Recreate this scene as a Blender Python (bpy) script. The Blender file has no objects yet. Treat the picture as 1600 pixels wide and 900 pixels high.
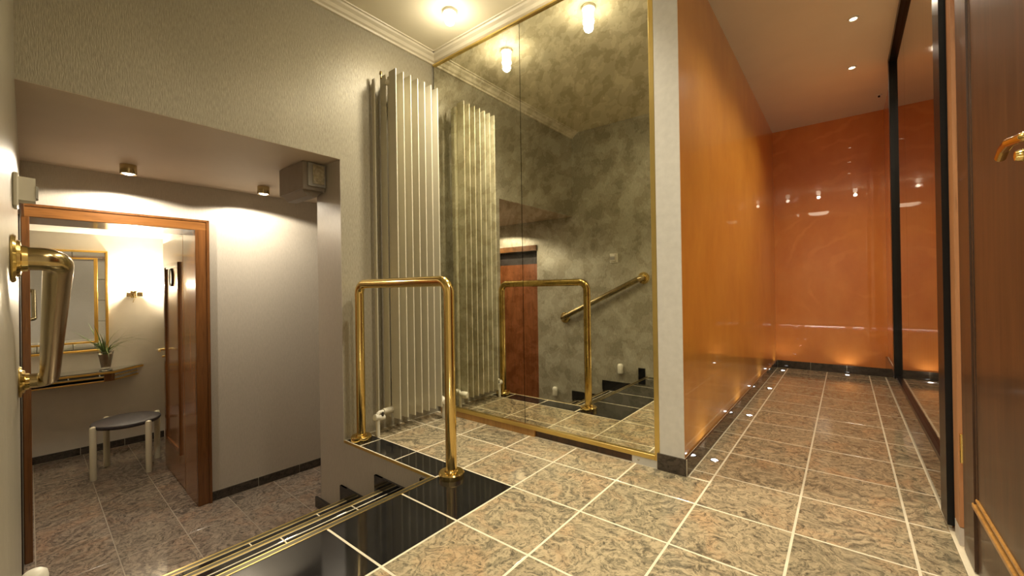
import bpy, bmesh, math, random
from mathutils import Vector, Matrix
random.seed(7)
PI = math.pi
S = bpy.context.scene
COL = S.collection

# ------------------------------------------------------------------ camera
H = 0.925
yaw, pitch, roll = (math.radians(a) for a in (38.815, 0.185, -0.868))
fwd = Vector((-math.sin(yaw)*math.cos(pitch), math.cos(yaw)*math.cos(pitch), math.sin(pitch)))
r0 = Vector((math.cos(yaw), math.sin(yaw), 0)); u0 = r0.cross(fwd)
cr = math.cos(roll)*r0 + math.sin(roll)*u0
cu = -math.sin(roll)*r0 + math.cos(roll)*u0
cd = bpy.data.cameras.new('camera'); cam = bpy.data.objects.new('camera', cd); COL.objects.link(cam)
cd.sensor_width = 36; cd.lens = 36*648.4/1600; cd.clip_start = 0.01
cam.matrix_world = Matrix(((cr.x, cu.x, -fwd.x, 0), (cr.y, cu.y, -fwd.y, 0), (cr.z, cu.z, -fwd.z, H), (0, 0, 0, 1)))
S.camera = cam

# ------------------------------------------------------------------ world, exposure
w = bpy.data.worlds.new('world'); S.world = w; w.use_nodes = True
w.node_tree.nodes['Background'].inputs[0].default_value = (1, .85, .65, 1)
w.node_tree.nodes['Background'].inputs[1].default_value = 0.05
vs = S.view_settings
vs.view_transform = 'Standard'; vs.look = 'None'; vs.gamma = 1; vs.use_curve_mapping = False
vs.exposure = 0.25

WARM = (1, .885, .68)
HALL_W, CORR_W, LOBBY_W, WASH_W, FOYER_W = 100, 40, 46, 44, 260

# ------------------------------------------------------------------ helpers
ROOTM = {}
TH = 0.032                                   # the lobby is turned a little against the hall
LM = Matrix.Translation((-3.90, 0.095, 0)) @ Matrix.Rotation(-TH, 4, 'Z')
ID = Matrix.Identity(4)

def tag(o, label, cat, group=None, kind=None):
    o['label'] = label; o['category'] = cat
    if group: o['group'] = group
    if kind: o['kind'] = kind
    return o

def thing(name, label, cat, loc, rotz=0, group=None, kind=None):
    o = bpy.data.objects.new(name, None); COL.objects.link(o)
    o.empty_display_size = .1
    o.location = loc; o.rotation_euler = (0, 0, rotz)
    ROOTM[o.name] = Matrix.Translation(loc) @ Matrix.Rotation(rotz, 4, 'Z')
    return tag(o, label, cat, group, kind)

def mk(name, bm, mat, parent=None, pre=None, smooth=False):
    """link a bmesh given in world (or, with pre, in frame) coordinates as one object"""
    if pre is not None: bm.transform(pre)
    if parent is not None:
        bm.transform(ROOTM[parent.name].inverted())
    bmesh.ops.recalc_face_normals(bm, faces=bm.faces[:])
    me = bpy.data.meshes.new(name); bm.to_mesh(me); bm.free()
    o = bpy.data.objects.new(name, me); COL.objects.link(o)
    if isinstance(mat, (list, tuple)):
        for m in mat: me.materials.append(m)
    else: me.materials.append(mat)
    if smooth:
        for p in me.polygons: p.use_smooth = True
        try: me.set_sharp_from_angle(angle=math.radians(38))
        except Exception: pass
    if parent is not None:
        o.parent = parent; ROOTM[o.name] = ROOTM[parent.name]
    else: ROOTM[o.name] = ID
    return o

def box(bm, x0, x1, y0, y1, z0, z1, bev=0):
    x0, x1 = sorted((x0, x1)); y0, y1 = sorted((y0, y1)); z0, z1 = sorted((z0, z1))
    r = bmesh.ops.create_cube(bm, size=1)
    vs_ = r['verts']
    for v in vs_:
        v.co = Vector(((x0+x1)/2 + v.co.x*(x1-x0), (y0+y1)/2 + v.co.y*(y1-y0), (z0+z1)/2 + v.co.z*(z1-z0)))
    if bev:
        es = list({e for v in vs_ for e in v.link_edges})
        bmesh.ops.bevel(bm, geom=es, offset=bev, segments=1, affect='EDGES', profile=.5)
    return bm

def B(*a, bev=0): return box(bmesh.new(), *a, bev=bev)

def boxes(*L):
    bm = bmesh.new()
    for a in L: box(bm, *a)
    return bm

def prism(poly, z0, z1):
    bm = bmesh.new()
    a = [bm.verts.new((x, y, z0)) for x, y in poly]; b = [bm.verts.new((x, y, z1)) for x, y in poly]
    bm.faces.new(a[::-1]); bm.faces.new(b)
    n = len(poly)
    for i in range(n): bm.faces.new((a[i], a[(i+1) % n], b[(i+1) % n], b[i]))
    return bm

def extrude_profile(prof, p0, p1, axis_a, axis_b):
    """sweep 2D profile (a,b) along p0->p1"""
    bm = bmesh.new(); p0 = Vector(p0); p1 = Vector(p1); A = Vector(axis_a); Bv = Vector(axis_b)
    r1 = [bm.verts.new(p0 + A*a + Bv*b) for a, b in prof]; r2 = [bm.verts.new(p1 + A*a + Bv*b) for a, b in prof]
    n = len(prof)
    for i in range(n): bm.faces.new((r1[i], r1[(i+1) % n], r2[(i+1) % n], r2[i]))
    bm.faces.new(r1); bm.faces.new(r2[::-1])
    return bm

def fillet(pts, rad, n=6):
    pts = [Vector(p) for p in pts]; out = [pts[0]]
    for i in range(1, len(pts)-1):
        a = (pts[i-1]-pts[i]).normalized(); b = (pts[i+1]-pts[i]).normalized()
        ang = a.angle(b); d = rad/math.tan(ang/2)
        s = pts[i]+a*d; e = pts[i]+b*d
        c = pts[i] + (a+b).normalized()*(rad/math.sin(ang/2))
        for k in range(n+1):
            t = k/n
            v = ((s-c)*(1-t) + (e-c)*t).normalized()*rad
            out.append(c+v)
    out.append(pts[-1]); return out

def tube(bm, pts, rad, seg=14, caps=True):
    pts = [Vector(p) for p in pts]; n = len(pts)
    rads = rad if isinstance(rad, (list, tuple)) else [rad]*n
    T = [(pts[min(i+1, n-1)]-pts[max(i-1, 0)]).normalized() for i in range(n)]
    N = T[0].orthogonal().normalized(); rings = []
    for i in range(n):
        N = (N - T[i]*N.dot(T[i])).normalized(); Bn = T[i].cross(N)
        rings.append([bm.verts.new(pts[i] + (N*math.cos(2*PI*k/seg) + Bn*math.sin(2*PI*k/seg))*rads[i]) for k in range(seg)])
    for i in range(n-1):
        for k in range(seg):
            bm.faces.new((rings[i][k], rings[i][(k+1) % seg], rings[i+1][(k+1) % seg], rings[i+1][k]))
    if caps: bm.faces.new(rings[0][::-1]); bm.faces.new(rings[-1])
    return bm

def lathe(prof, c, axis=(0, 0, 1), seg=24):
    """profile (r,h) revolved about axis through c"""
    bm = bmesh.new(); ax = Vector(axis).normalized(); N = ax.orthogonal().normalized(); Bn = ax.cross(N); c = Vector(c)
    rings = []
    for r, h in prof:
        if r < 1e-6: rings.append([bm.verts.new(c+ax*h)])
        else: rings.append([bm.verts.new(c+ax*h+(N*math.cos(2*PI*k/seg)+Bn*math.sin(2*PI*k/seg))*r) for k in range(seg)])
    for a, b in zip(rings[:-1], rings[1:]):
        for k in range(seg):
            k2 = (k+1) % seg
            if len(a) == 1 and len(b) == 1: continue
            if len(a) == 1: bm.faces.new((a[0], b[k2], b[k]))
            elif len(b) == 1: bm.faces.new((a[k], a[k2], b[0]))
            else: bm.faces.new((a[k], a[k2], b[k2], b[k]))
    return bm

# ------------------------------------------------------------------ materials
MATS = {}
def newmat(name):
    m = bpy.data.materials.new(name); m.use_nodes = True
    nt = m.node_tree; b = nt.nodes['Principled BSDF']; MATS[name] = m
    return m, nt, b
def N(nt, t, **kw):
    n = nt.nodes.new(t)
    for k, v in kw.items():
        if k in n.inputs.keys(): n.inputs[k].default_value = v
        else: setattr(n, k, v)
    return n
def ramp(nt, fac, stops, interp='LINEAR'):
    r = nt.nodes.new('ShaderNodeValToRGB'); cr_ = r.color_ramp; cr_.interpolation = interp
    while len(cr_.elements) < len(stops): cr_.elements.new(.5)
    for e, (p, c) in zip(cr_.elements, stops): e.position = p; e.color = (*c, 1)
    nt.links.new(fac, r.inputs[0]); return r.outputs[0]
def coords(nt, scale=(1, 1, 1), rnd=False):
    tc = nt.nodes.new('ShaderNodeTexCoord'); mp = nt.nodes.new('ShaderNodeMapping'); mp.inputs['Scale'].default_value = scale
    if rnd:
        oi = nt.nodes.new('ShaderNodeObjectInfo'); ml = N(nt, 'ShaderNodeVectorMath', operation='SCALE')
        cx = N(nt, 'ShaderNodeCombineXYZ', X=37., Y=53., Z=11.); nt.links.new(cx.outputs[0], ml.inputs[0]); nt.links.new(oi.outputs['Random'], ml.inputs['Scale'])
        ad = N(nt, 'ShaderNodeVectorMath', operation='ADD'); nt.links.new(tc.outputs['Object'], ad.inputs[0]); nt.links.new(ml.outputs[0], ad.inputs[1])
        vr = N(nt, 'ShaderNodeVectorRotate', rotation_type='Z_AXIS'); an = N(nt, 'ShaderNodeMath', operation='MULTIPLY'); an.inputs[1].default_value = 40.; nt.links.new(oi.outputs['Random'], an.inputs[0]); nt.links.new(an.outputs[0], vr.inputs['Angle'])
        nt.links.new(tc.outputs['Object'], vr.inputs['Vector']); nt.links.new(vr.outputs[0], ad.inputs[0])
        nt.links.new(ad.outputs[0], mp.inputs[0])
    else: nt.links.new(tc.outputs['Object'], mp.inputs[0])
    return mp.outputs[0]
def noise(nt, vec, scale, detail=3, rough=.5, dist=0):
    n = N(nt, 'ShaderNodeTexNoise', Scale=scale, Detail=detail, Roughness=rough, Distortion=dist); nt.links.new(vec, n.inputs['Vector']); return n
def mixc(nt, fac, a, b, mode='MIX'):
    m = nt.nodes.new('ShaderNodeMix'); m.data_type = 'RGBA'; m.blend_type = mode
    for s, v in ((m.inputs[0], fac), (m.inputs[6], a), (m.inputs[7], b)):
        if isinstance(v, (int, float)): s.default_value = v
        elif isinstance(v, tuple): s.default_value = (*v, 1)
        else: nt.links.new(v, s)
    return m.outputs[2]
def bump(nt, b, h, strength=.2, dist=.002):
    bp = N(nt, 'ShaderNodeBump', Strength=strength, Distance=dist); nt.links.new(h, bp.inputs['Height']); nt.links.new(bp.outputs[0], b.inputs['Normal'])

def plain(name, col, rough=.5, metal=0, spec=.5, coat=0, emis=None, estr=0, vary=.08, vscale=12, trans=0, stretch=(1, 1, 1)):
    m, nt, b = newmat(name)
    v = coords(nt, stretch); n = noise(nt, v, vscale, 4)
    lo = tuple(c*(1-vary) for c in col); hi = tuple(min(1, c*(1+vary)) for c in col)
    nt.links.new(ramp(nt, n.outputs[0], [(.3, lo), (.7, hi)]), b.inputs['Base Color'])
    b.inputs['Roughness'].default_value = rough; b.inputs['Metallic'].default_value = metal
    b.inputs['Specular IOR Level'].default_value = spec; b.inputs['Coat Weight'].default_value = coat; b.inputs['Coat Roughness'].default_value = .03
    b.inputs['Transmission Weight'].default_value = trans
    if emis: b.inputs['Emission Color'].default_value = (*emis, 1); b.inputs['Emission Strength'].default_value = estr
    return m

def granite(name, light, dark, warm, rough=.12, scale=1., vein=1.):
    m, nt, b = newmat(name)
    v = coords(nt, (scale, scale, scale), rnd=True)
    wn = noise(nt, v, 4.0, 4, .55)
    sb = N(nt, 'ShaderNodeVectorMath', operation='MULTIPLY_ADD'); nt.links.new(wn.outputs['Color'], sb.inputs[0]); sb.inputs[1].default_value = (.42, .42, .2); nt.links.new(v, sb.inputs[2])
    wv = N(nt, 'ShaderNodeTexWave', Scale=5.5, Distortion=5.5, Detail=5., **{'Detail Scale': 2.6, 'Detail Roughness': .68}); wv.bands_direction = 'DIAGONAL'; nt.links.new(sb.outputs[0], wv.inputs['Vector'])
    fine = noise(nt, sb.outputs[0], 42, 6, .75)
    patch = noise(nt, v, 3.6, 4, .6, .8); calm = noise(nt, v, 2.1, 2)
    mid = tuple(l*.62+d*.38 for l, d in zip(light, dark))
    c1 = ramp(nt, wv.outputs[0], [(.0, tuple(l*.25+d*.75 for l, d in zip(light, dark))), (.16, mid), (.5, tuple(l*.85+d*.15 for l, d in zip(light, dark))), (1, tuple(x*1.12 for x in light))])
    c0 = ramp(nt, fine.outputs[0], [(.3, mid), (.5, light), (.72, tuple(x*1.15 for x in light))])
    c1 = mixc(nt, ramp(nt, calm.outputs[0], [(.38, (.25,)*3), (.62, (.85*vein,)*3)]), c0, c1)
    c2 = mixc(nt, ramp(nt, patch.outputs[0], [(.51, (0, 0, 0)), (.69, (.7, .7, .7))]), c1, warm)
    c3 = mixc(nt, ramp(nt, fine.outputs[0], [(.35, (.9, .9, .9)), (.54, (0, 0, 0))]), c2, tuple(.8*d+.08*l for d, l in zip(dark, light)))
    oi = nt.nodes.new('ShaderNodeObjectInfo'); c3 = mixc(nt, .5, c3, ramp(nt, oi.outputs['Random'], [(0, (.66, .66, .62)), (.5, (.92, .90, .86)), (1, (1, .98, .94))]), 'MULTIPLY')
    nt.links.new(c3, b.inputs['Base Color']); b.inputs['Roughness'].default_value = rough
    b.inputs['Specular IOR Level'].default_value = .5
    return m

granite('granite_hall', (.40, .332, .215), (.038, .040, .033), (.47, .312, .175), .11, 1.2)
granite('granite_lobby', (.29, .235, .19), (.030, .028, .028), (.33, .215, .15), .07, 1.1)
granite('granite_black', (.012, .012, .013), (.006, .006, .007), (.016, .016, .016), .07)
granite('granite_skirt', (.060, .048, .038), (.014, .012, .011), (.075, .052, .038), .05)
plain('grout', (.60, .54, .40), .7, vary=.1)
plain('grout_dark', (.26, .215, .165), .7)
plain('bronze_insert', (.10, .085, .045), .35, .6)

def wallpaper(name, c1, c2, rough=.36, metal=.0, bstr=.35):
    m, nt, b = newmat(name)
    v = coords(nt, (1, 1, .13)); fine = noise(nt, v, 260, 3, .6)
    v2 = coords(nt, (1, 1, .5)); big = noise(nt, v2, 2.2, 3)
    a = ramp(nt, fine.outputs[0], [(.3, c1), (.7, c2)])
    nt.links.new(mixc(nt, .25, a, ramp(nt, big.outputs[0], [(.3, c1), (.7, c2)])), b.inputs['Base Color'])
    b.inputs['Roughness'].default_value = rough; b.inputs['Metallic'].default_value = metal
    bump(nt, b, fine.outputs[0], bstr, .003)
    return m
wallpaper('paper_hall', (.29, .265, .20), (.51, .475, .375), .32, .3)
wallpaper('paper_lobby', (.415, .375, .32), (.515, .47, .40), .40, .15, .2)
plain('paint_washroom', (.56, .52, .45), .5, vary=.03)
plain('paint_pillar', (.52, .505, .46), .45, vary=.06, vscale=30)
plain('ceiling_paint', (.72, .655, .48), .55, vary=.03, vscale=3)
plain('ceiling_lobby', (.57, .475, .37), .6, vary=.04, vscale=3)
plain('ceiling_white', (.74, .69, .58), .6, vary=.02)
plain('cornice_paint', (.66, .60, .46), .4, vary=.03)

def lacquer(name, a, bcol, c, motif=False):
    m, nt, b = newmat(name)
    v = coords(nt, (1, 1, .6)); n1 = noise(nt, v, 2.2, 5, .55, .5); n2 = noise(nt, v, 9, 4, .6)
    col = ramp(nt, n1.outputs[0], [(.3, a), (.52, bcol), (.75, c)])
    col = mixc(nt, .35, col, ramp(nt, n2.outputs[0], [(.3, a), (.7, c)]))
    if motif:
        # palm fronds rubbed into the plaster: rings of arcs from two centres
        vv = coords(nt, (1, 1, 1)); ds = N(nt, 'ShaderNodeVectorMath', operation='DISTANCE'); ds.inputs[1].default_value = (.12, 5.52, 1.05)
        nt.links.new(vv, ds.inputs[0]); nn = noise(nt, vv, 3.5, 3)
        ad = N(nt, 'ShaderNodeMath', operation='MULTIPLY_ADD'); nt.links.new(nn.outputs[0], ad.inputs[0]); ad.inputs[1].default_value = .35; nt.links.new(ds.outputs['Value'], ad.inputs[2])
        sn = N(nt, 'ShaderNodeMath', operation='SINE'); ml = N(nt, 'ShaderNodeMath', operation='MULTIPLY'); nt.links.new(ad.outputs[0], ml.inputs[0]); ml.inputs[1].default_value = 34.
        nt.links.new(ml.outputs[0], sn.inputs[0])
        gate = noise(nt, vv, 2.6, 2); g = ramp(nt, gate.outputs[0], [(.5, (0, 0, 0)), (.6, (1, 1, 1))])
        s2 = ramp(nt, sn.outputs[0], [(.55, (0, 0, 0)), (.95, (.16, .16, .16))])
        mm = mixc(nt, 1., g, s2, 'MULTIPLY')
        col = mixc(nt, mm, col, tuple(min(1, x*1.6+.03) for x in c))
    nt.links.new(col, b.inputs['Base Color']); b.inputs['Roughness'].default_value = .32
    b.inputs['Coat Weight'].default_value = .8; b.inputs['Coat Roughness'].default_value = .012; b.inputs['Coat IOR'].default_value = 1.5
    return m
lacquer('lacquer_side', (.52, .20, .026), (.64, .275, .038), (.70, .33, .052))
lacquer('lacquer_back', (.56, .165, .026), (.65, .225, .04), (.70, .27, .052), True)

def brassy(name, col, rough=.16):
    m, nt, b = newmat(name)
    v = coords(nt); n = noise(nt, v, 30, 4)
    nt.links.new(ramp(nt, n.outputs[0], [(.3, tuple(c*.96 for c in col)), (.7, col)]), b.inputs['Base Color'])
    b.inputs['Metallic'].default_value = 1
    rr = N(nt, 'ShaderNodeMapRange'); rr.inputs[3].default_value = rough*.9; rr.inputs[4].default_value = rough*1.1; nt.links.new(n.outputs[0], rr.inputs[0]); nt.links.new(rr.outputs[0], b.inputs['Roughness'])
    return m
brassy('brass', (.80, .60, .23), .14); brassy('brass_satin', (.74, .56, .20), .30); brassy('brass_worn', (.50, .40, .21), .2)
brassy('gold_frame', (.80, .50, .12), .35); brassy('steel', (.6, .58, .54), .2)

def wood(name, a, bcol, rough=.25, axis=2):
    m, nt, b = newmat(name)
    sc = [9, 9, 9]; sc[axis] = .7
    v = coords(nt, tuple(sc)); n = noise(nt, v, 2.4, 6, .62, .8); n2 = noise(nt, v, 9, 3, .6)
    c = ramp(nt, n.outputs[0], [(.3, a), (.7, bcol)]); c = mixc(nt, ramp(nt, n2.outputs[0], [(.55, (0, 0, 0)), (.75, (.5, .5, .5))]), c, tuple(x*.45 for x in a))
    nt.links.new(c, b.inputs['Base Color']); b.inputs['Roughness'].default_value = rough; b.inputs['Coat Weight'].default_value = .25; b.inputs['Coat Roughness'].default_value = .1
    return m
wood('wood_frame', (.095, .036, .010), (.175, .068, .018)); wood('wood_frame_h', (.13, .052, .013), (.22, .09, .023), axis=1)  # posts darker than the head: weaker light low down put into the colour
wood('wood_leaf', (.24, .105, .04), (.36, .17, .07), .22); wood('wood_dark', (.030, .014, .007), (.085, .038, .016), .42)
wood('wood_mould', (.30, .15, .04), (.44, .23, .065), .3); wood('wood_red', (.40, .20, .09), (.5, .26, .12), .4); wood('wood_door_red', (.16, .05, .016), (.26, .09, .03), .3)

def antique_mirror(name):
    m, nt, b = newmat(name)
    v = coords(nt, (1, 1, 1)); wn = noise(nt, v, 6, 3)
    sb = N(nt, 'ShaderNodeVectorMath', operation='MULTIPLY_ADD'); nt.links.new(wn.outputs['Color'], sb.inputs[0]); sb.inputs[1].default_value = (.05, .05, .05); nt.links.new(v, sb.inputs[2])
    n1 = noise(nt, sb.outputs[0], 10, 3, .5); n2 = noise(nt, sb.outputs[0], 14, 3, .5)
    c1 = ramp(nt, n1.outputs[0], [(.430, (.54, .52, .405)), (.438, (.68, .66, .53)), (.540, (.70, .68, .55)), (.548, (.84, .83, .70))])
    c2 = ramp(nt, n2.outputs[0], [(.487, (.58, .545, .425)), (.497, (.84, .83, .70))])
    nt.links.new(mixc(nt, .42, c1, c2), b.inputs['Base Color'])
    b.inputs['Metallic'].default_value = 1
    rr = N(nt, 'ShaderNodeMapRange'); rr.inputs[1].default_value = .4; rr.inputs[2].default_value = .65; rr.inputs[3].default_value = .008; rr.inputs[4].default_value = .025
    nt.links.new(n1.outputs[0], rr.inputs[0]); nt.links.new(rr.outputs[0], b.inputs['Roughness'])
    return m
antique_mirror('mirror_antique')

def streak_mirror(name):
    m, nt, b = newmat(name)
    v = coords(nt, (1, 14, .35)); n = noise(nt, v, 4, 5, .6)
    nt.links.new(ramp(nt, n.outputs[0], [(.3, (.42, .35, .27)), (.7, (.60, .53, .43))]), b.inputs['Base Color'])
    b.inputs['Metallic'].default_value = 1; b.inputs['Roughness'].default_value = .035
    return m
streak_mirror('mirror_smoked')
plain('mirror_clear', (.56, .58, .60), .02, 1, vary=.01)
plain('mirror_bevel', (.66, .68, .66), .06, 1, vary=.02)
plain('radiator_enamel', (.60, .56, .43), .30, vary=.02)
plain('black_frame', (.008, .008, .008), .3, spec=.2)
plain('dark_void', (.02, .012, .008), .6)
plain('white_plastic', (.70, .67, .56), .4, vary=.03)
plain('grey_plastic', (.36, .35, .32), .3)
plain('box_grey', (.24, .20, .16), .55)
plain('vent_panel', (.40, .35, .24), .5, vary=.25, vscale=60)
plain('leather_dark', (.030, .022, .025), .6, vary=.15, vscale=60)
plain('stool_leg', (.68, .63, .47), .3, vary=.02)
plain('terracotta', (.36, .24, .14), .7)
plain('glass_clear', (.92, .93, .90), .03, trans=1)
plain('leaf_green', (.12, .20, .05), .5, vary=.4, vscale=20)
plain('leaf_pale', (.40, .42, .17), .5, vary=.3, vscale=20)
plain('sign_white', (.85, .82, .72), .3)
plain('spot_glow', (1, .9, .7), .5, emis=(1, .88, .66), estr=9)
plain('led_glow', (1, 1, 1), .5, emis=(.95, .98, 1), estr=9)
plain('strip_glow', (1, 1, 1), .5, emis=(1, .95, .85), estr=70)
plain('lamp_glow', (1, .9, .7), .5, emis=(1, .86, .62), estr=10)
M = MATS

# ------------------------------------------------------------------ key measures (metres)
XL, XE, YE = -2.45, -1.60, 1.355         # radiator wall, stair edge, edge of landing strip
YM = 2.115                               # mirror plane
XC0, XC1, YB = -.625, .30, 5.52          # corridor walls
ZC, ZH, ZLOW = 2.71, 1.755, -.690        # ceiling, header, lobby floor
ZK = 2.65                                # corridor ceiling
cols = [-2.285, -1.94, -1.564, -1.23, -.874, -.513, -.166, .172, .293]
rows = [-.23, .115, .46, .805, 1.154, 1.514, 1.859, 2.205, 2.548, 2.891, 3.234, 3.56, 3.9, 4.245, 4.59, 4.935, 5.28, 5.52]

def structure(name, bm, mat, label, cat, pre=None):
    return tag(mk(name, bm, mat, pre=pre), label, cat, kind='structure')

TILE = {}
def tile_mesh(wx, wy, h, mat, ch=.0022):
    k = (round(wx, 4), round(wy, 4), round(h, 4), mat)
    if k not in TILE:
        bm = bmesh.new()
        a = [bm.verts.new((sx*wx/2, sy*wy/2, -h)) for sx, sy in ((-1, -1), (1, -1), (1, 1), (-1, 1))]
        b_ = [bm.verts.new((sx*wx/2, sy*wy/2, -ch*.6)) for sx, sy in ((-1, -1), (1, -1), (1, 1), (-1, 1))]
        c = [bm.verts.new((sx*(wx/2-ch), sy*(wy/2-ch), 0)) for sx, sy in ((-1, -1), (1, -1), (1, 1), (-1, 1))]
        for p, q in ((a, b_), (b_, c)):
            for i in range(4): bm.faces.new((p[i], p[(i+1) % 4], q[(i+1) % 4], q[i]))
        bm.faces.new(c)
        me = bpy.data.meshes.new('tile'); bm.to_mesh(me); bm.free(); me.materials.append(M[mat]); TILE[k] = me
    return TILE[k]
def add_tile(parent, x0, x1, y0, y1, z, mat, name='tile', g=.0068, h=.008, rot=0, pre=None):
    if x1-x0 < .02 or y1-y0 < .02: return
    me = tile_mesh(x1-x0-g, y1-y0-g, h, mat)
    o = bpy.data.objects.new(name, me); COL.objects.link(o)
    p = Vector(((x0+x1)/2, (y0+y1)/2, z))
    if pre is not None: p = pre @ p
    o.location = ROOTM[parent.name].inverted() @ p if parent.name in ROOTM else p
    o.rotation_euler.z = rot
    o.parent = parent
    return o
def skirting(name, label, p0, p1, z, h, t, nrm, L, mat='granite_skirt', pre=None):
    """baseboard of separate tiles along p0->p1 (2D), thickness t towards nrm"""
    p0 = Vector((*p0, 0)); p1 = Vector((*p1, 0)); d = (p1-p0); n = max(1, round(d.length/L)); nv = Vector((*nrm, 0)).normalized()
    bm = bmesh.new()
    def slab(a, b, t0, t1, za, zb):
        v = [a+nv*t0, b+nv*t0, b+nv*t1, a+nv*t1]
        lo = [bm.verts.new((q.x, q.y, za)) for q in v]; hi = [bm.verts.new((q.x, q.y, zb)) for q in v]
        bm.faces.new(lo[::-1]); bm.faces.new(hi)
        for i in range(4): bm.faces.new((lo[i], lo[(i+1) % 4], hi[(i+1) % 4], hi[i]))
    slab(p0, p1, 0, t*.8, z, z+h*.99)
    root = structure(name, bm, M['grout'], label, 'baseboard', pre)
    u = d.normalized()
    for i in range(n):
        a = p0+d*(i/n)+u*.0015; b = p0+d*((i+1)/n)-u*.0015
        bm = bmesh.new(); slab(a, b, t*.2, t, z+.003, z+h)
        mk('skirting_tile', bm, M[mat], root, pre)
    return root

# ------------------------------------------------------------------ floors
fl = structure('floor', boxes((XE, .40, -3.2, YM+.02, -.10, -.0008), (XL, XE, YE, YM+.02, -.10, -.0008), (XC0, .40, YM+.02, YB+.03, -.10, -.0008)),
               M['grout'], 'polished tan granite tile floor of the upper hall and corridor', 'floor')
hallx = [XE]+cols[3:]
for j in range(len(rows)-1):
    y0, y1 = rows[j], rows[j+1]
    if y0 < 1.5:
        for i in range(len(hallx)-1):
            x0, x1 = hallx[i], hallx[i+1]
            add_tile(fl, x0+(.004 if i == 0 else 0), x1, y0, y1, 0, 'granite_black' if i == 0 else 'granite_hall')
    elif y0 < 2.0:
        cc = [XL+.003]+cols
        for a, b in zip(cc[:-1], cc[1:]): add_tile(fl, a, b, y0, min(y1, 2.107) if y1 > 2.1 and b <= -.5 else y1, 0, 'granite_hall')
    else:
        cc = [XC0+.013]+cols[5:]
        for a, b in zip(cc[:-1], cc[1:]): add_tile(fl, a, b, y0, y1, 0, 'granite_hall')
    if y0 < 2.0 and y1 > 2.1: pass
xs = [XL+.003]+cols[:3]+[XE+.004]
for a, b in zip(xs[:-1], xs[1:]):
    if b > a+.03: add_tile(fl, a, min(b, XE), YE+.004, rows[5], 0, 'granite_black')
add_tile(fl, XC0+.013, cols[5], 2.11, 2.205, 0, 'granite_hall')
for k in range(4):
    for i in range(len(hallx)-1): add_tile(fl, hallx[i], hallx[i+1], -.23-.345*(k+1), -.23-.345*k, 0, 'granite_hall')

low = structure('floor_lobby', boxes((-2.5, 1.22, -.3, 2.6, ZLOW-.08, ZLOW-.0008)), M['grout_dark'], 'polished brown granite floor of the lower lobby and washroom', 'floor', LM)
LMR = -TH
ys = [-.30]+[.045+.335*k for k in range(8)]
xsl = [-2.19, -.95, .40, 1.16]
for a, b in zip(xsl[:-1], xsl[1:]):
    for c, d in zip(ys[:-1], ys[1:]): add_tile(low, a, b, c, d, ZLOW, 'granite_lobby', rot=LMR, pre=LM, g=.004)

# ------------------------------------------------------------------ stairs
RX = [-1.625, -2.03, -2.41, -2.735]; TZ = [0, -.19, -.357, -.524, ZLOW]
st = thing('staircase', 'four black granite steps with brass nosings going down to the lobby', 'stairs', (-2.15, .7, ZLOW))
mk('stair_core', boxes(*[(RX[k]-.0 if k else XE, RX[k+1], .065, YE-.012, ZLOW+.001, TZ[k+1]-.001) for k in range(3)]), M['grout'], st)
def nose(x, z, yA, yB):
    """brass edge profile with a dark anti-slip insert at a step edge"""
    mk('nosing_strip', extrude_profile([(0, -.026), (.004, -.026), (.004, -.004), (.032, -.004), (.032, .0012), (.0265, .0012), (.0265, .0002), (.006, .0002), (.006, .0012), (0, .0012)], (x-.004, yA, z), (x-.004, yB, z), (1, 0, 0), (0, 0, 1)), M['brass_satin'], st)
    mk('grip_insert', B(x+.0022, x+.0222, yA, yB, z+.0003, z+.0011), M['bronze_insert'], st)
for k in range(3):
    z = TZ[k+1]; x0, x1 = RX[k+1]-.025, RX[k]
    yy = [.075, .46, .805, 1.154, YE-.004]
    for c, d in zip(yy[:-1], yy[1:]):
        for nm, a, b in (('tread_tile', x0+.072, x1), ('nosing_tile', x0+.029, x0+.070)):
            add_tile(st, a, b, c, d, z, 'granite_black', nm, g=.005, h=.012)
    nose(x0, z, .07, YE-.004)
nose(XE-.018, 0, -.02, YE-.001)
mk('edge_strip', extrude_profile([(0, -.014), (.004, -.014), (.004, 0), (0, 0)], (XL, YE-.004, .0005), (XE, YE-.004, .0005), (0, 1, 0), (0, 0, 1)), M['brass_satin'], st)
for k in range(4):
    z1 = TZ[k]-.014; z0 = TZ[k+1]+.001
    mk('riser_tile', B(RX[k]-.0, RX[k]+.012, .07, YE-.004, z0, z1), M['granite_skirt' if k else 'granite_black'], st)
# stepped skirting on the wall under the landing and on the near wall
for k in range(3):
    z = TZ[k+1]
    mk('skirting_step', B(RX[k+1]-.075, RX[k]-.002, YE-.016, YE-.003, z+.002, z+.072), M['granite_black'], st)
    mk('skirting_step', B(RX[k]-.075, RX[k]-.002, YE-.0155, YE-.003, z+.072, TZ[k]-.026 if k == 0 else TZ[k]+.072), M['granite_black'], st)
for k in range(3):
    z = TZ[k+1]
    xa = RX[k+1]-.075+3.90; xb = RX[k]-.002+3.90
    mk('skirting_step', B(xa, xb, .002, .016, z+.002, z+.10), M['granite_black'], st, LM)
    mk('skirting_step', B(xb-.07, xb, .002, .0155, z+.10, TZ[k]+(.10 if k else .085)), M['granite_black'], st, LM)

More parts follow.
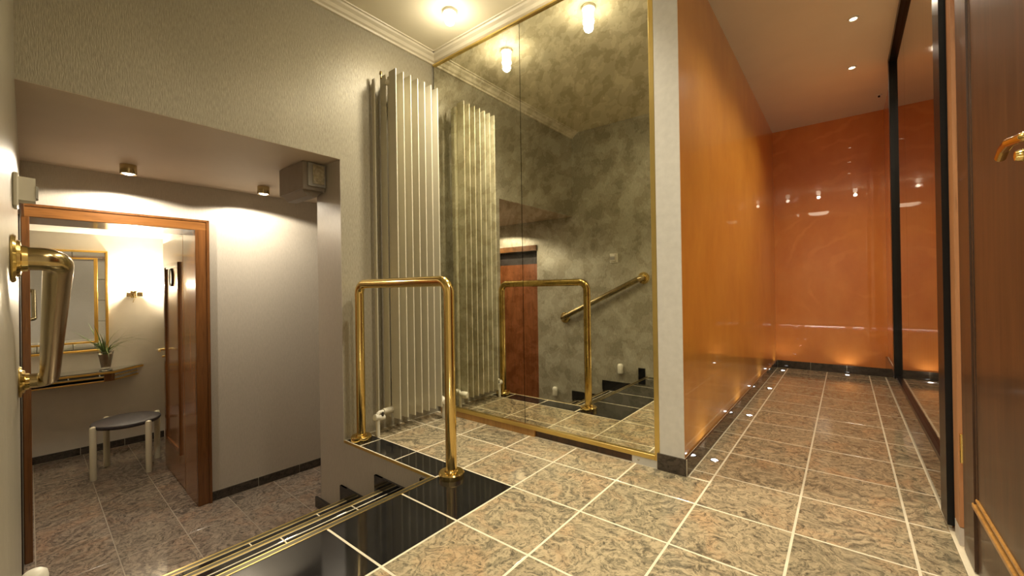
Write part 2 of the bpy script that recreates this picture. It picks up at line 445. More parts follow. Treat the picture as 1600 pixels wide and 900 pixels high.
# ------------------------------------------------------------------ walls
structure('wall_left', boxes((XL-.30, XL, -.2, 2.35, ZH, 2.9), (XL-.30, XL, YE, 2.35, -.02, ZH)), M['paper_hall'], 'silvery strie papered wall over the stairs behind the radiator', 'wall')
structure('wall_stair_side', boxes((XL-.30, XE+.004, YE-.003, YE+.08, ZLOW, -.010)), M['paper_lobby'], 'grey papered side wall of the stairwell below the landing', 'wall')
structure('wall_lobby_return', boxes((XL-.30, XL-.001, YE-.004, YE+.0, -.03, ZH), (XL-.302, XL-.298, YE-.003, 2.7, ZLOW, ZH)), M['paper_lobby'], 'grey papered return of the stair opening toward the lobby', 'wall')
structure('wall_mirror', boxes((XL, -.755, YM+.03, YM+.16, 0, 2.9)), M['paint_pillar'], 'wall behind the tall tinted mirror', 'wall')
structure('wall_pillar', boxes((-.757, XC0, 2.102, 2.28, 0, 2.9)), M['paint_pillar'], 'narrow pale grey wall end between mirror and orange corridor', 'wall')
structure('wall_corridor_left', boxes((XC0-.12, XC0+.001, 2.106, YB+.1, 0, 2.9)), M['lacquer_side'], 'glossy golden orange lacquered side wall of the corridor', 'wall')
structure('wall_corridor_back', boxes((XC0-.1, .55, YB, YB+.1, 0, 2.9)), M['lacquer_back'], 'glossy deep orange end wall of the corridor with faint leaf motifs', 'wall')
structure('wall_right', boxes((.315, .42, 2.10, YB+.05, 0, 2.9), ), M['lacquer_back'], 'orange wall carrying the black framed mirror', 'wall')
structure('wall_hall_right', boxes((.365, .42, -.3, 2.10, 0, 2.9)), M['paper_lobby'], 'grey papered hall wall behind the open oak door', 'wall')
# near wall (turned with the lobby), doorway where the camera stands
structure('wall_near', boxes((.95, 3.15, -.12, 0, ZLOW-.02, 2.9), (.12, .95, -.12, 0, 1.40, 2.9), (-.02, .12, -.12, 0, ZLOW-.02, 2.9), (3.15, 4.3, -.12, 0, 2.5, 2.9)),
          M['paper_hall'], 'papered wall beside the stairs carrying the brass handrail', 'wall', LM)
structure('wall_lobby_far', boxes((-.36, 0, .905, 2.6, ZLOW, 1.9), (-.36, 0, -.3, .905, 1.455, 1.9), (-.36, 0, -.3, -.02, ZLOW, 1.9)), M['paper_lobby'], 'pale lobby wall around the washroom door', 'wall', LM)
structure('wall_lobby_end', boxes((-.36, 1.2, 2.6, 2.7, ZLOW, 1.9)), M['paper_lobby'], 'far end wall of the lower lobby', 'wall', LM)
structure('wall_washroom_back', boxes((-2.5, -2.19, -1.2, 1.2, ZLOW, 1.9)), M['paint_washroom'], 'cream washroom wall with mirror and shelf', 'wall', LM)
structure('wall_washroom_right', boxes((-2.5, -.36, 1.03, 1.13, ZLOW, 1.9)), M['paint_washroom'], 'cream washroom wall behind the open door', 'wall', LM)
structure('wall_washroom_left', boxes((-2.5, -.36, -1.2, -1.1, ZLOW, 1.9)), M['paint_washroom'], 'cream washroom wall out of view on the left', 'wall', LM)
structure('floor_washroom', boxes((-2.5, -.36, -1.1, -.3, ZLOW-.08, ZLOW-.001)), M['granite_lobby'], 'brown granite washroom floor beyond the door frame', 'floor', LM)
# foyer behind the camera, seen only as a reflection
structure('wall_foyer', boxes((-1.5, 1.6, -3.3, -3.2, 0, 2.9), (-1.6, -1.5, -3.3, -.15, 0, 2.9), (.40, .5, -3.3, -.3, 0, 2.9)), M['paint_washroom'], 'cream foyer wall behind the hall door', 'wall')

# ------------------------------------------------------------------ ceilings and cornices
structure('ceiling', boxes((XL-.1, .45, -3.3, 2.13, ZC, ZC+.1)), M['ceiling_paint'], 'cream painted hall ceiling with round downlights', 'ceiling')
structure('ceiling_corridor', boxes((XC0-.1, .45, 2.11, YB+.1, ZK, ZK+.1)), M['ceiling_paint'], 'cream painted corridor ceiling with small spotlights', 'ceiling')
structure('ceiling_lobby', boxes((-.1, 1.16, -.1, 2.7, ZH, ZH+.1)), M['ceiling_lobby'], 'low beige lobby ceiling running under the header', 'ceiling', LM)
structure('ceiling_soffit', boxes((XL-.30, XL-.001, -.05, YE, ZH-.002, ZH+.05)), M['ceiling_lobby'], 'beige soffit under the wall above the stairs', 'ceiling')
structure('ceiling_washroom', boxes((-2.5, -.3, -1.2, 1.2, 1.56, 1.66)), M['ceiling_white'], 'white washroom ceiling', 'ceiling', LM)
prof = [(0, 0), (.016, 0), (.02, .012), (.034, .018), (.046, .034), (.066, .044), (.072, .054), (.085, .054), (.088, .0605), (0, .0605)]
structure('trim_1', extrude_profile(prof, (XL, -.1, ZC-.06), (XL, 2.12, ZC-.06), (1, 0, 0), (0, 0, 1)), M['cornice_paint'], 'cream moulded cornice along the papered wall', 'cornice')
structure('trim_2', extrude_profile(prof, (XL, YM+.02, ZC-.06), (-.62, YM+.02, ZC-.06), (0, -1, 0), (0, 0, 1)), M['cornice_paint'], 'cream moulded cornice above the tall mirror', 'cornice')

# ------------------------------------------------------------------ baseboards
skirting('baseboard_corridor_left', 'dark polished skirting along the orange corridor wall', (XC0, 2.10), (XC0, YB), 0, .085, .013, (1, 0), .343)
skirting('baseboard_corridor_back', 'dark polished skirting under the orange end wall', (XC0+.013, YB), (.30, YB), 0, .085, .013, (0, -1), .31)
skirting('baseboard_pillar', 'dark skirting on the pale wall end beside the mirror', (-.757, 2.102), (XC0+.012, 2.102), 0, .085, .012, (0, -1), .3)
skirting('baseboard_corridor_right', 'dark polished skirting below the black framed mirror', (.315, 2.30), (.315, YB-.015), 0, .205, .020, (-1, 0), .4)
skirting('baseboard_lobby', 'dark tile skirting along the pale lobby wall', (0, .94), (0, 2.59), ZLOW, .072, .012, (1, 0), .318, pre=LM)
skirting('baseboard_washroom', 'dark tile skirting under the washroom shelf', (-2.19, -.3), (-2.19, 1.02), ZLOW, .075, .012, (1, 0), .33, pre=LM)

# ------------------------------------------------------------------ tall mirror
MX0, MX1, MZ0, MZ1 = -2.44, -.772, .062, 2.638
mi = thing('wall_mirror_panel', 'tall antiqued mirror in a thin brass frame on the hall wall', 'mirror', (-1.6, YM, 0))
mk('mirror_pane', B(MX0, -1.6125, YM, YM+.006, MZ0, MZ1), M['mirror_antique'], mi)
mk('mirror_pane', B(-1.6085, MX1, YM, YM+.006, MZ0, MZ1), M['mirror_antique'], mi)
mk('backing_board', B(MX0, MX1, YM+.007, YM+.028, MZ0, MZ1), M['dark_void'], mi)
mk('frame_rail', B(MX0, MX1+.027, YM-.014, YM+.006, MZ1, MZ1+.014, bev=.002), M['brass_satin'], mi)
mk('frame_rail', B(MX0+.06, MX1, YM-.014, YM+.006, MZ0-.022, MZ0+.004, bev=.002), M['brass_satin'], mi)
mk('frame_stile', B(MX1, MX1+.027, YM-.014, YM+.006, MZ0-.022, MZ1, bev=.002), M['brass_satin'], mi)
mk('plinth_board', B(-2.40, -1.53, YM-.012, YM+.02, 0, MZ0-.022), M['wood_mould'], mi)
mk('plinth_recess', B(-1.53, -.895, YM+.004, YM+.026, 0, MZ0-.022), M['wood_dark'], mi)
mk('plinth_block', B(-.895, -.76, YM-.010, YM+.02, 0, MZ0-.022), M['paint_pillar'], mi)
mk('screw', lathe([(.0, .003), (.005, .002), (.006, 0)], (-.86, YM-.010, .022), (0, -1, 0), 10), M['steel'], mi)

# ------------------------------------------------------------------ radiator
ra = thing('radiator', 'tall cream finned radiator on the papered wall beside the mirror', 'radiator', (-2.35, 1.8, .09))
fy = [1.632+.0587*k for k in range(7)]
for k, y in enumerate(fy):
    mk('fin', B(-2.325, -2.25, y-.004, y+.004, .095, 2.37, bev=.0015), M['radiator_enamel'], ra)
    mk('rear_fin', B(-2.405, -2.345, y-.012-.003, y-.012+.003, .10, 2.355), M['radiator_enamel'], ra)
for y in (1.575,): mk('rear_fin', B(-2.430, -2.405, y-.004, y+.004, .12, 2.33), M['radiator_enamel'], ra)
for y0 in fy: pass
for k, y in enumerate(fy):
    mk('water_tube', tube(bmesh.new(), [(-2.336, y+.012, .12), (-2.336, y+.012, 2.34)], .016, 10), M['radiator_enamel'], ra, smooth=True)
mk('header_tube', tube(bmesh.new(), [(-2.336, 1.60, 2.30), (-2.336, 2.02, 2.30)], .019, 12), M['radiator_enamel'], ra, smooth=True)
mk('header_tube', tube(bmesh.new(), [(-2.336, 1.56, .15), (-2.336, 2.04, .15)], .019, 12), M['radiator_enamel'], ra, smooth=True)
for yb in (1.70, 1.90):
    for zb in (.3, 2.2): mk('wall_bracket', B(-2.449, -2.34, yb, yb+.02, zb, zb+.03), M['radiator_enamel'], ra)
mk('air_vent', lathe([(0, .03), (.007, .03), (.010, .022), (.010, .01), (.006, .008), (.006, -.02), (0, -.02)], (-2.37, 1.60, 2.345), (0, 0, 1), 12), M['brass_worn'], ra, smooth=True)
va = mk('valve', tube(bmesh.new(), fillet([(-2.336, 1.575, .15), (-2.336, 1.52, .15), (-2.336, 1.52, .001)], .015), .012, 12), M['white_plastic'], ra, smooth=True)
mk('valve_body', lathe([(0, -.035), (.018, -.035), (.02, -.01), (.017, 0), (.02, .012), (.02, .034), (0, .036)], (-2.336, 1.53, .12), (0, -1, .2), 16), M['white_plastic'], va, smooth=True)
mk('valve_nut', lathe([(0, -.006), (.0215, -.006), (.0215, .006), (0, .006)], (-2.336, 1.545, .135), (0, -1, .2), 6), M['dark_void'], va)
tv = mk('thermostat_valve', tube(bmesh.new(), fillet([(-2.336, 2.0, .15), (-2.29, 2.03, .15), (-2.29, 2.03, .001)], .012), .011, 12), M['white_plastic'], ra, smooth=True)
mk('thermostat_knob', lathe([(0, .0), (.02, .0), (.024, .008), (.025, .045), (.02, .055), (0, .057)], (-2.29, 2.02, .135), (.9, -.25, -.1), 18), M['white_plastic'], tv, smooth=True)

# ------------------------------------------------------------------ brass balustrade
bl = thing('brass_balustrade', 'polished brass guard rail on two posts at the landing edge', 'railing', (-1.95, 1.42, 0))
PF, PB, ZT, TR = (-1.538, 1.41), (-2.374, 1.425), .972, .0275
mk('rail_tube', tube(bmesh.new(), fillet([(*PF, .02), (*PF, ZT), (*PB, ZT), (*PB, .02)], .062, 8), TR, 20), M['brass'], bl, smooth=True)
for p in (PF, PB):
    mk('floor_flange', lathe([(0, 0), (.062, 0), (.063, .004), (.063, .022), (.058, .028), (.036, .030), (.034, .040), (.0285, .042), (.0, .042)], (*p, .0), (0, 0, 1), 32), M['brass'], bl, smooth=True)

# ------------------------------------------------------------------ handrail on near wall
hr = thing('wall_handrail', 'brass handrail with round wall flanges sloping down beside the stairs', 'handrail', LM @ Vector((1.8, .05, .6)), -TH)
p1, p2 = (2.27, .083, 1.022), (1.335, .083, .585)
mk('rail_tube', tube(bmesh.new(), fillet([(p1[0], .010, p1[2]), p1, p2, (p2[0], .010, p2[2])], .034, 8), .0295, 20), M['brass_worn'], hr, LM, smooth=True)
for p in (p1, p2):
    mk('wall_flange', lathe([(0, .0), (.060, .0), (.062, .004), (.058, .009), (.048, .010), (.044, .016), (.034, .018), (.032, .028), (0, .028)], (p[0], .001, p[2]), (0, 1, 0), 28), M['brass'], hr, LM, smooth=True)

# ------------------------------------------------------------------ motion detector, step lamps on near wall
pd = thing('motion_detector', 'small cream motion detector on the wall above the handrail', 'sensor', LM @ Vector((1.95, .02, 1.2)), -TH)
mk('back_plate', B(1.905, 1.995, .0005, .012, 1.195, 1.295, bev=.003), M['white_plastic'], pd, LM)
mk('sensor_housing', prism([(1.915, .012), (1.985, .012), (1.975, .046), (1.925, .046)], 1.215, 1.285), M['white_plastic'], pd, LM)
mk('lens', prism([(1.923, .0462), (1.977, .0462), (1.970, .0515), (1.930, .0515)], 1.225, 1.262), M['grey_plastic'], pd, LM)
for X, z, lb in ((-1.885, .015, 'small white step lamp on the wall beside the top stair'), (-2.70, -.335, 'small white step lamp on the wall beside the lowest stair')):
    x = X+3.90
    sl = thing('step_lamp', lb, 'lamp', LM @ Vector((x, .03, z)), -TH, 'step lamps beside the stairs')
    pr = [(0, -.002), (.028, -.002), (.030, .004), (.030, .075), (.027, .090), (.018, .098), (0, .10)]
    mk('shade', lathe(pr, (x, .034, z), (0, .0, 1), 20), M['white_plastic'], sl, LM, smooth=True)
    mk('wall_mount', B(x-.012, x+.012, .0005, .012, z+.03, z+.07), M['white_plastic'], sl, LM)

# ------------------------------------------------------------------ ventilation box under the soffit
vb = thing('vent_box', 'grey ventilation box hanging in the corner under the soffit', 'ventilation', (-2.8, 1.28, 1.59))
mk('housing', B(-2.975, -2.635, 1.205, YE-.006, 1.575, ZH-.003, bev=.004), M['box_grey'], vb)
mk('lower_chamfer', extrude_profile([(0, 0), (.12, 0), (.09, -.035), (.03, -.035)], (-2.95, 1.215, 1.575), (-2.66, 1.215, 1.575), (0, 1, 0), (0, 0, 1)), M['box_grey'], vb)
mk('bezel', boxes((-2.635, -2.622, 1.235, YE-.01, 1.60, ZH-.01)), M['grey_plastic'], vb)
vp = mk('vent_panel', B(-2.622, -2.612, 1.262, YE-.02, 1.615, ZH-.02, bev=.002), M['vent_panel'], vb)
mk('vent_ring', tube(bmesh.new(), [(-2.612, 1.298+.034*math.cos(t*PI/12), 1.675+.045*math.sin(t*PI/12)) for t in range(25)], .004, 6, caps=False), M['vent_panel'], vp, smooth=True)

# ------------------------------------------------------------------ lamps
def spot(name, loc, energy, size, blend, rad, color=WARM, rot=(0, 0, 0)):
    l = bpy.data.lights.new(name, 'SPOT'); l.energy = energy; l.spot_size = math.radians(size); l.spot_blend = blend; l.shadow_soft_size = rad; l.color = color
    o = bpy.data.objects.new(name, l); COL.objects.link(o); o.location = loc; o.rotation_euler = rot; return o
def point(name, loc, energy, rad, color=WARM):
    l = bpy.data.lights.new(name, 'POINT'); l.energy = energy; l.shadow_soft_size = rad; l.color = color
    o = bpy.data.objects.new(name, l); COL.objects.link(o); o.location = loc; return o

hall = [(-1.95, 1.83, 'glaring round downlight in the cream ceiling near the radiator'), (-1.25, 1.86, 'round hall downlight above the middle of the tall mirror'),
        (-.38, 1.25, 'round hall downlight in front of the pale pillar'), (.16, 1.05, 'round hall downlight by the dark wooden door')]
for x, y, lb in hall:
    t = thing('ceiling_downlight', lb, 'downlight', (x, y, ZC-.03), group='hall ceiling downlights')
    mk('socket_ring', lathe([(.036, 0), (.036, -.012), (.042, -.014), (.046, -.004), (.046, 0)], (x, y, ZC), (0, 0, 1), 24), M['white_plastic'], t, smooth=True)
    mk('bulb', lathe([(.0, -.088), (.016, -.086), (.028, -.078), (.033, -.062), (.033, -.02), (.034, -.0005), (0, -.0005)], (x, y, ZC), (0, 0, 1), 20), M['spot_glow'], t, smooth=True)
    k_ = .7 if x > -.5 else 1
    e = spot('downlight_beam', (0, 0, -.062), HALL_W*k_, 128, 1., .035); e.parent = t
    e = point('bulb_light', (0, 0, -.10), 3.4*k_, .03); e.parent = t
corr = [(.062, 3.50, 'small corridor ceiling spot nearer to the hall'), (.062, 4.28, 'small corridor ceiling spot nearer to the end wall'), (.062, 2.72, 'small corridor ceiling spot just inside the corridor'), (-.1, 5.0, 'x')][:3]
for x, y, lb in corr:
    t = thing('corridor_spot', lb, 'downlight', (x, y, ZK-.01), group='corridor ceiling spots')
    mk('trim_ring', lathe([(.020, 0), (.020, -.006), (.027, -.008), (.030, 0)], (x, y, ZK), (0, 0, 1), 20), M['white_plastic'], t, smooth=True)
    mk('bulb', lathe([(.0, -.005), (.012, -.005), (.0195, -.001), (0, -.0008)], (x, y, ZK), (0, 0, 1), 16), M['spot_glow'], t, smooth=True)
    e = spot('spot_beam', (0, 0, -.012), CORR_W, 140, .9, .02); e.parent = t
t = thing('smoke_detector', 'tiny ceiling fitting close to the orange end wall', 'detector', (.26, 5.07, ZK-.02))
mk('base_ring', lathe([(0, 0), (.022, 0), (.022, -.006), (0, -.006)], (.26, 5.07, ZK), (0, 0, 1), 16), M['white_plastic'], t)
mk('sensor_tip', lathe([(.008, -.006), (.008, -.02), (0, -.022)], (.26, 5.07, ZK), (0, 0, 1), 12), M['dark_void'], t)
for X, Y, lb in ((-3.555, .534, 'round surface spot on the lobby ceiling above the washroom door'), (-3.53, 1.313, 'round surface spot on the lobby ceiling near the vent box')):
    t = thing('lobby_spot', lb, 'spotlight', (X, Y, ZH-.05), group='lobby ceiling spots')
    mk('can', lathe([(.034, -.058), (.040, -.060), (.042, -.055), (.042, -.0005), (0, -.0005)], (X, Y, ZH), (0, 0, 1), 24), M['brass_worn'], t, smooth=True)
    mk('bulb', lathe([(.0, -.064), (.02, -.062), (.034, -.054), (.0, -.050)], (X, Y, ZH), (0, 0, 1), 18), M['spot_glow'], t, smooth=True)
    e = spot('spot_beam', (0, 0, -.018), LOBBY_W, 162, .15, .02, (1, .885, .70)); e.parent = t
# LED spots let into the corridor floor
fl_sp = [(-.556, 2.385, 'floor spot nearest the pale pillar'), (-.549, 3.36, 'second floor spot from the pale pillar'), (-.545, 4.345, 'third floor spot from the pale pillar'), (-.543, 5.34, 'floor spot in the far corner by the orange end wall')]
fl_sp += [(.0, 5.425, 'floor spot at the middle of the orange end wall')]
for x, y, lb in fl_sp:
    t = thing('floor_spot', 'small round white '+lb, 'floor light', (x, y, 0), group='corridor floor spots')
    mk('metal_ring', lathe([(.017, .0005), (.017, .003), (.021, .003), (.023, .0005)], (x, y, 0), (0, 0, 1), 20), M['steel'], t)
    mk('lens', lathe([(0, .0028), (.012, .0026), (.0172, .0015), (.0172, .0006)], (x, y, 0), (0, 0, 1), 16), M['led_glow'], t)
    dx = -.0 if y < 5.4 else 0
    e = spot('floor_spot_beam', (0, 0, .006), 1.7, 125, .7, .012, (1, .95, .86), (PI, 0, 0)); e.parent = t
# unseen foyer lamp added for fill light, and glowing threshold strip behind the camera
t = thing('foyer_fill_lamp', 'unseen flat round lamp added in the foyer for fill light', 'ceiling lamp', (-.5, -1.7, ZC-.06))
mk('lamp_body', lathe([(0, -.06), (.17, -.055), (.2, -.03), (.2, -.001), (0, -.001)], (-.5, -1.7, ZC), (0, 0, 1), 28), M['lamp_glow'], t, smooth=True)
e = spot('foyer_fill_light', (0, 0, -.01), FOYER_W, 165, .8, .18); e.parent = t
for a, b, lb in ((-.74, -.02, 'dotted light strip on the foyer threshold, longer one'), (.10, .28, 'dotted light strip on the foyer threshold, shorter one')):
    t = thing('threshold_strip', lb, 'light strip', ((a+b)/2, -.28, 0))
    mk('channel', B(a, b, -.292, -.268, .0005, .010), M['steel'], t)
    n = int((b-a)/.03)
    mk('led_row', boxes(*[(a+(i+.2)*(b-a)/n, a+(i+.8)*(b-a)/n, -.286, -.274, .010, .014) for i in range(n)]), M['strip_glow'], t)['kind'] = 'stuff'

# ------------------------------------------------------------------ black framed corridor mirror
cm = thing('corridor_mirror', 'smoked mirror in a slim black frame along the corridor wall', 'mirror', (.305, 3.3, .21))
mz0, mz1, my0, my1 = .222, ZK-.004, 2.33, 4.27
mk('mirror_pane', B(.300, .312, my0, 3.55, mz0, mz1), M['mirror_smoked'], cm)
mk('mirror_pane', B(.300, .312, 3.553, my1, mz0, mz1), M['mirror_smoked'], cm)
mk('frame_stile', B(.283, .313, 2.22, my0+.02, .022, mz1), M['black_frame'], cm)
mk('frame_stile', B(.276, .313, my1-.02, my1+.06, mz0-.015, mz1), M['black_frame'], cm)
mk('frame_rail', B(.276, .313, my0, my1+.06, mz1-.045, mz1), M['black_frame'], cm)
mk('frame_rail', B(.285, .313, my0, my1, mz0-.016, mz0+.006), M['black_frame'], cm)
mk('foot_bolt', lathe([(0, 0), (.010, 0), (.010, .022), (0, .022)], (.297, 2.26, .0005), (0, 0, 1), 12), M['steel'], cm)

# ------------------------------------------------------------------ wooden hall door at right
d2 = thing('door_1', 'dark oak panelled door standing open against the right wall', 'door', (.33, 1.6, 0), kind='structure')
lf = mk('leaf', B(.314, .350, 1.13, 2.085, .006, 2.60), M['wood_dark'], d2)
def rimbox(x0, x1, ya, yb, za, zb, w_):
    return boxes((x0, x1, ya, ya+w_, za, zb), (x0, x1, yb-w_, yb, za, zb), (x0, x1, ya+w_, yb-w_, za, za+w_), (x0, x1, ya+w_, yb-w_, zb-w_, zb))
for x0, ya, yb, za, zb, ww in ((.300, 1.33, 1.93, .215, 2.45, .016), (.304, 1.356, 1.904, .241, 2.424, .012)):  # rails paler, stiles darker: light from above put into the wood colour
    mk('moulding_rail', B(x0, .3145, ya, yb, za, za+ww, bev=.003), M['wood_mould'], lf)
    mk('moulding_rail', B(x0, .3145, ya, yb, zb-ww, zb, bev=.003), M['wood_mould'], lf)
    mk('moulding_stile', B(x0+.003, .3145, ya, ya+ww, za+ww, zb-ww), M['wood_dark'], lf)
    mk('moulding_stile', B(x0+.003, .3145, yb-ww, yb, za+ww, zb-ww), M['wood_dark'], lf)
mk('panel', B(.309, .3145, 1.37, 1.89, .255, 2.41), M['wood_dark'], lf)
mk('stile_face', boxes((.306, .3145, 1.94, 2.085, .006, 2.60)), M['wood_dark'], lf)
mk('hinge', tube(bmesh.new(), [(.307, 2.094, .30), (.307, 2.094, .40)], .007, 10), M['brass'], d2, smooth=True)
mk('jamb', B(.300, .364, 2.12, 2.20, .065, 2.9), M['wood_red'], d2)
mk('jamb_block', B(.300, .364, 2.12, 2.20, .0005, .062), M['paint_pillar'], d2)
dh = mk('door_handle', tube(bmesh.new(), fillet([(.310, 1.165, 1.188), (.258, 1.165, 1.188), (.252, 1.24, 1.197), (.254, 1.285, 1.195), (.257, 1.325, 1.186)], .016, 5), .009, 14), M['brass'], d2, smooth=True)
mk('rosette', lathe([(0, 0), (.026, 0), (.026, .006), (.02, .010), (0, .010)], (.3138, 1.165, 1.188), (-1, 0, 0), 24), M['brass'], dh, smooth=True)
mk('key_knob', lathe([(0, 0), (.012, 0), (.014, .012), (.010, .022), (0, .024)], (.3138, 1.40, 1.20), (-1, 0, 0), 16), M['brass'], dh, smooth=True)

# ------------------------------------------------------------------ washroom door (lobby)
DL, DR, DT = .036, .856, 1.412
d1 = thing('door_2', 'open washroom door in a wide orange-brown wooden frame', 'door', LM @ Vector((-.1, .45, ZLOW)), -TH, kind='structure')
mk('casing_post', B(-.012, .026, DR, DR+.078, ZLOW, DT+.07, bev=.003), M['wood_frame'], d1, LM)
mk('casing_post', B(-.012, .026, .002, DL, ZLOW, DT+.07, bev=.003), M['wood_frame'], d1, LM)
mk('casing_head', B(-.012, .027, .002, DR+.0795, DT, DT+.072, bev=.003), M['wood_frame_h'], d1, LM)
mk('casing_bead', boxes((.02, .034, DR+.072, DR+.088, ZLOW, DT+.08), (.02, .034, .002, DR+.088, DT+.066, DT+.08)), M['wood_frame'], d1, LM)
mk('lining', B(-.355, -.012, DR, DR+.045, ZLOW, DT+.04), M['wood_leaf'], d1, LM)
mk('lining', B(-.355, -.012, -.018, DL, ZLOW, DT+.04), M['wood_leaf'], d1, LM)
mk('lining_head', B(-.355, -.012, DL, DR, DT, DT+.04), M['wood_leaf'], d1, LM)
mk('stop_rabbet', B(-.372, -.355, DR+.004, DR+.03, ZLOW, DT), M['dark_void'], d1, LM)
LY = DR+.002
lf = mk('leaf', B(-1.145, -.378, LY, LY+.04, ZLOW+.008, DT-.008), M['wood_leaf'], d1, LM)
for za, zb in ((-.43, 1.20),):
    a, b = -1.04, -.50
    mk('panel_moulding', boxes((a, b, LY-.014, LY, zb-.03, zb), (a, b, LY-.014, LY, za, za+.03), (a, a+.028, LY-.014, LY, za+.03, zb-.03), (b-.028, b, LY-.014, LY, za+.03, zb-.03)), M['wood_frame'], lf, LM)
    mk('moulding_bead', boxes((a+.028, b-.028, LY-.008, LY, zb-.045, zb-.03), (a+.028, b-.028, LY-.008, LY, za+.03, za+.045)), M['wood_leaf'], lf, LM)
sg = mk('sign_plate', lathe([(0, .006), (.055, .006), (.06, .003), (.06, 0)], (0, 0, 0), (0, -1, 0), 24), M['sign_white'], lf)
# (oval plate: shaped directly in the leaf's own frame)
sgm = sg.data
for v in sgm.vertices:
    c = Vector((v.co.x, v.co.y, v.co.z)) ; 
sgm.transform(ROOTM[d1.name])                       # back to world-neutral coordinates
sgm.transform(ROOTM[d1.name].inverted() @ LM @ Matrix.Translation((-.80, LY-.0005, 1.075)) @ Matrix.Diagonal((.85, 1, 1.25, 1)))
def letter_ring(cx, cz, rx, rz, w_, y0, y1, seg=28):
    bm = bmesh.new(); rings = []
    for f, y in ((1, y0), (1, y1), (0, y1), (0, y0)):
        rings.append([bm.verts.new((cx+(rx-(0 if f else w_))*math.cos(2*PI*k/seg), y, cz+(rz-(0 if f else w_))*math.sin(2*PI*k/seg))) for k in range(seg)])
    for i in range(4):
        for k in range(seg): bm.faces.new((rings[i][k], rings[i][(k+1) % seg], rings[(i+1) % 4][(k+1) % seg], rings[(i+1) % 4][k]))
    return bm
mk('sign_rim', letter_ring(-.80, 1.075, .056, .080, .007, LY-.010, LY-.0005), M['dark_void'], sg if False else lf, LM)
lv = mk('door_handle', tube(bmesh.new(), fillet([(-1.085, LY, .415), (-1.085, LY-.055, .415), (-.975, LY-.060, .415)], .014, 5), .010, 12), M['brass'], lf if False else d1, LM, smooth=True)
mk('handle_plate', B(-1.103, -1.067, LY-.006, LY-.0005, .33, .445), M['brass'], lv, LM)
mk('key', lathe([(0, 0), (.008, 0), (.008, .02), (0, .022)], (-1.085, LY-.006, .35), (0, -1, 0), 12), M['brass'], lv, LM)

# recessed door in the near wall, seen only in the tall mirror
d3 = thing('door_3', 'dark reddish wooden door recessed in the lower lobby wall', 'door', LM @ Vector((.53, -.06, ZLOW)), -TH, kind='structure')
mk('leaf', B(.125, .945, -.12, -.09, ZLOW+.004, 1.24), M['wood_door_red'], d3, LM)
mk('lintel_panel', B(.125, .945, -.12, -.10, 1.24, 1.40), M['dark_void'], d3, LM)
mk('casing_head', B(.10, .948, .001, .016, 1.40, 1.465), M['wood_frame_h'], d3, LM)
mk('jamb_lining', B(.122, .20, -.10, -.002, ZLOW, 1.40), M['dark_void'], d3, LM)

# ------------------------------------------------------------------ washroom fittings
WX = -2.19
wm = thing('washroom_mirror', 'gold framed washroom mirror with a faceted glass border above the shelf', 'mirror', LM @ Vector((WX, .1, .35)), -TH)
ma, mb, mza, mzb = -.42, .575, .352, 1.39
mk('glass', B(WX+.004, WX+.012, ma+.09, mb-.105, mza+.10, mzb-.085), M['mirror_clear'], wm, LM)
for a, b, c, d in ((ma+.02, mb-.02, mzb-.078, mzb-.018), (ma+.02, mb-.02, mza+.018, mza+.088)):
    n = 4
    for i in range(n): mk('bevel_strip', B(WX+.004, WX+.014, a+(b-a)*i/n+.002, a+(b-a)*(i+1)/n-.002, c, d, bev=.002), M['mirror_bevel'], wm, LM)
for a, b in ((ma+.02, ma+.078), (mb-.078, mb-.02)):
    for i in range(4):
        z0_, z1_ = mza+.09, mzb-.08
        mk('bevel_strip', B(WX+.004, WX+.014, a, b, z0_+(z1_-z0_)*i/4+.002, z0_+(z1_-z0_)*(i+1)/4-.002, bev=.002), M['mirror_bevel'], wm, LM)
for a, b, c, d in ((ma, mb, mzb-.018, mzb), (ma, mb, mza, mza+.018), (ma, ma+.02, mza+.018, mzb-.018), (mb-.02, mb, mza+.018, mzb-.018)):
    mk('outer_frame', B(WX+.0005, WX+.028, a, b, c, d, bev=.003), M['gold_frame'], wm, LM)
for a, b, c, d in ((ma+.078, mb-.078, mzb-.092, mzb-.078), (ma+.078, mb-.078, mza+.088, mza+.104), (ma+.078, ma+.094, mza+.104, mzb-.092), (mb-.105, mb-.078, mza+.104, mzb-.092)):
    mk('inner_frame', B(WX+.004, WX+.020, a, b, c, d, bev=.002), M['gold_frame'], wm, LM)

sh = thing('console_shelf', 'wall console shelf with gilt edge and mirrored apron under the washroom mirror', 'shelf', LM @ Vector((WX, .2, .07)), -TH)
poly = [(WX+.001, -.55), (WX+.30, -.38), (WX+.30, .585), (WX+.001, .85)]
def inset(p, d): return [(WX+.001, p[0][1]+d*1.2), (p[1][0]-d, p[1][1]+d*.4), (p[2][0]-d, p[2][1]-d*.4), (WX+.001, p[3][1]-d*1.2)]
mk('top', prism(inset(poly, .012), .148, .166), M['mirror_bevel'], sh, LM)
mk('gilt_edge', prism(poly, .140, .158), M['gold_frame'], sh, LM)
mk('apron', prism(inset(poly, .045), .070, .140), M['mirror_clear'], sh, LM)
mk('apron_rail', prism(inset(poly, .035), .060, .070), M['gold_frame'], sh, LM)
mk('apron_rail', prism(inset(poly, .038), .100, .108), M['gold_frame'], sh, LM)
for x, y, in ((WX+.268, .55), (WX+.268, -.35)):
    mk('corner_block', prism([(x-.03, y-.035), (x+.005, y-.035), (x+.005, y+.02), (x-.015, y+.045), (x-.03, y+.04)], .062, .140), M['wood_frame'], sh, LM)

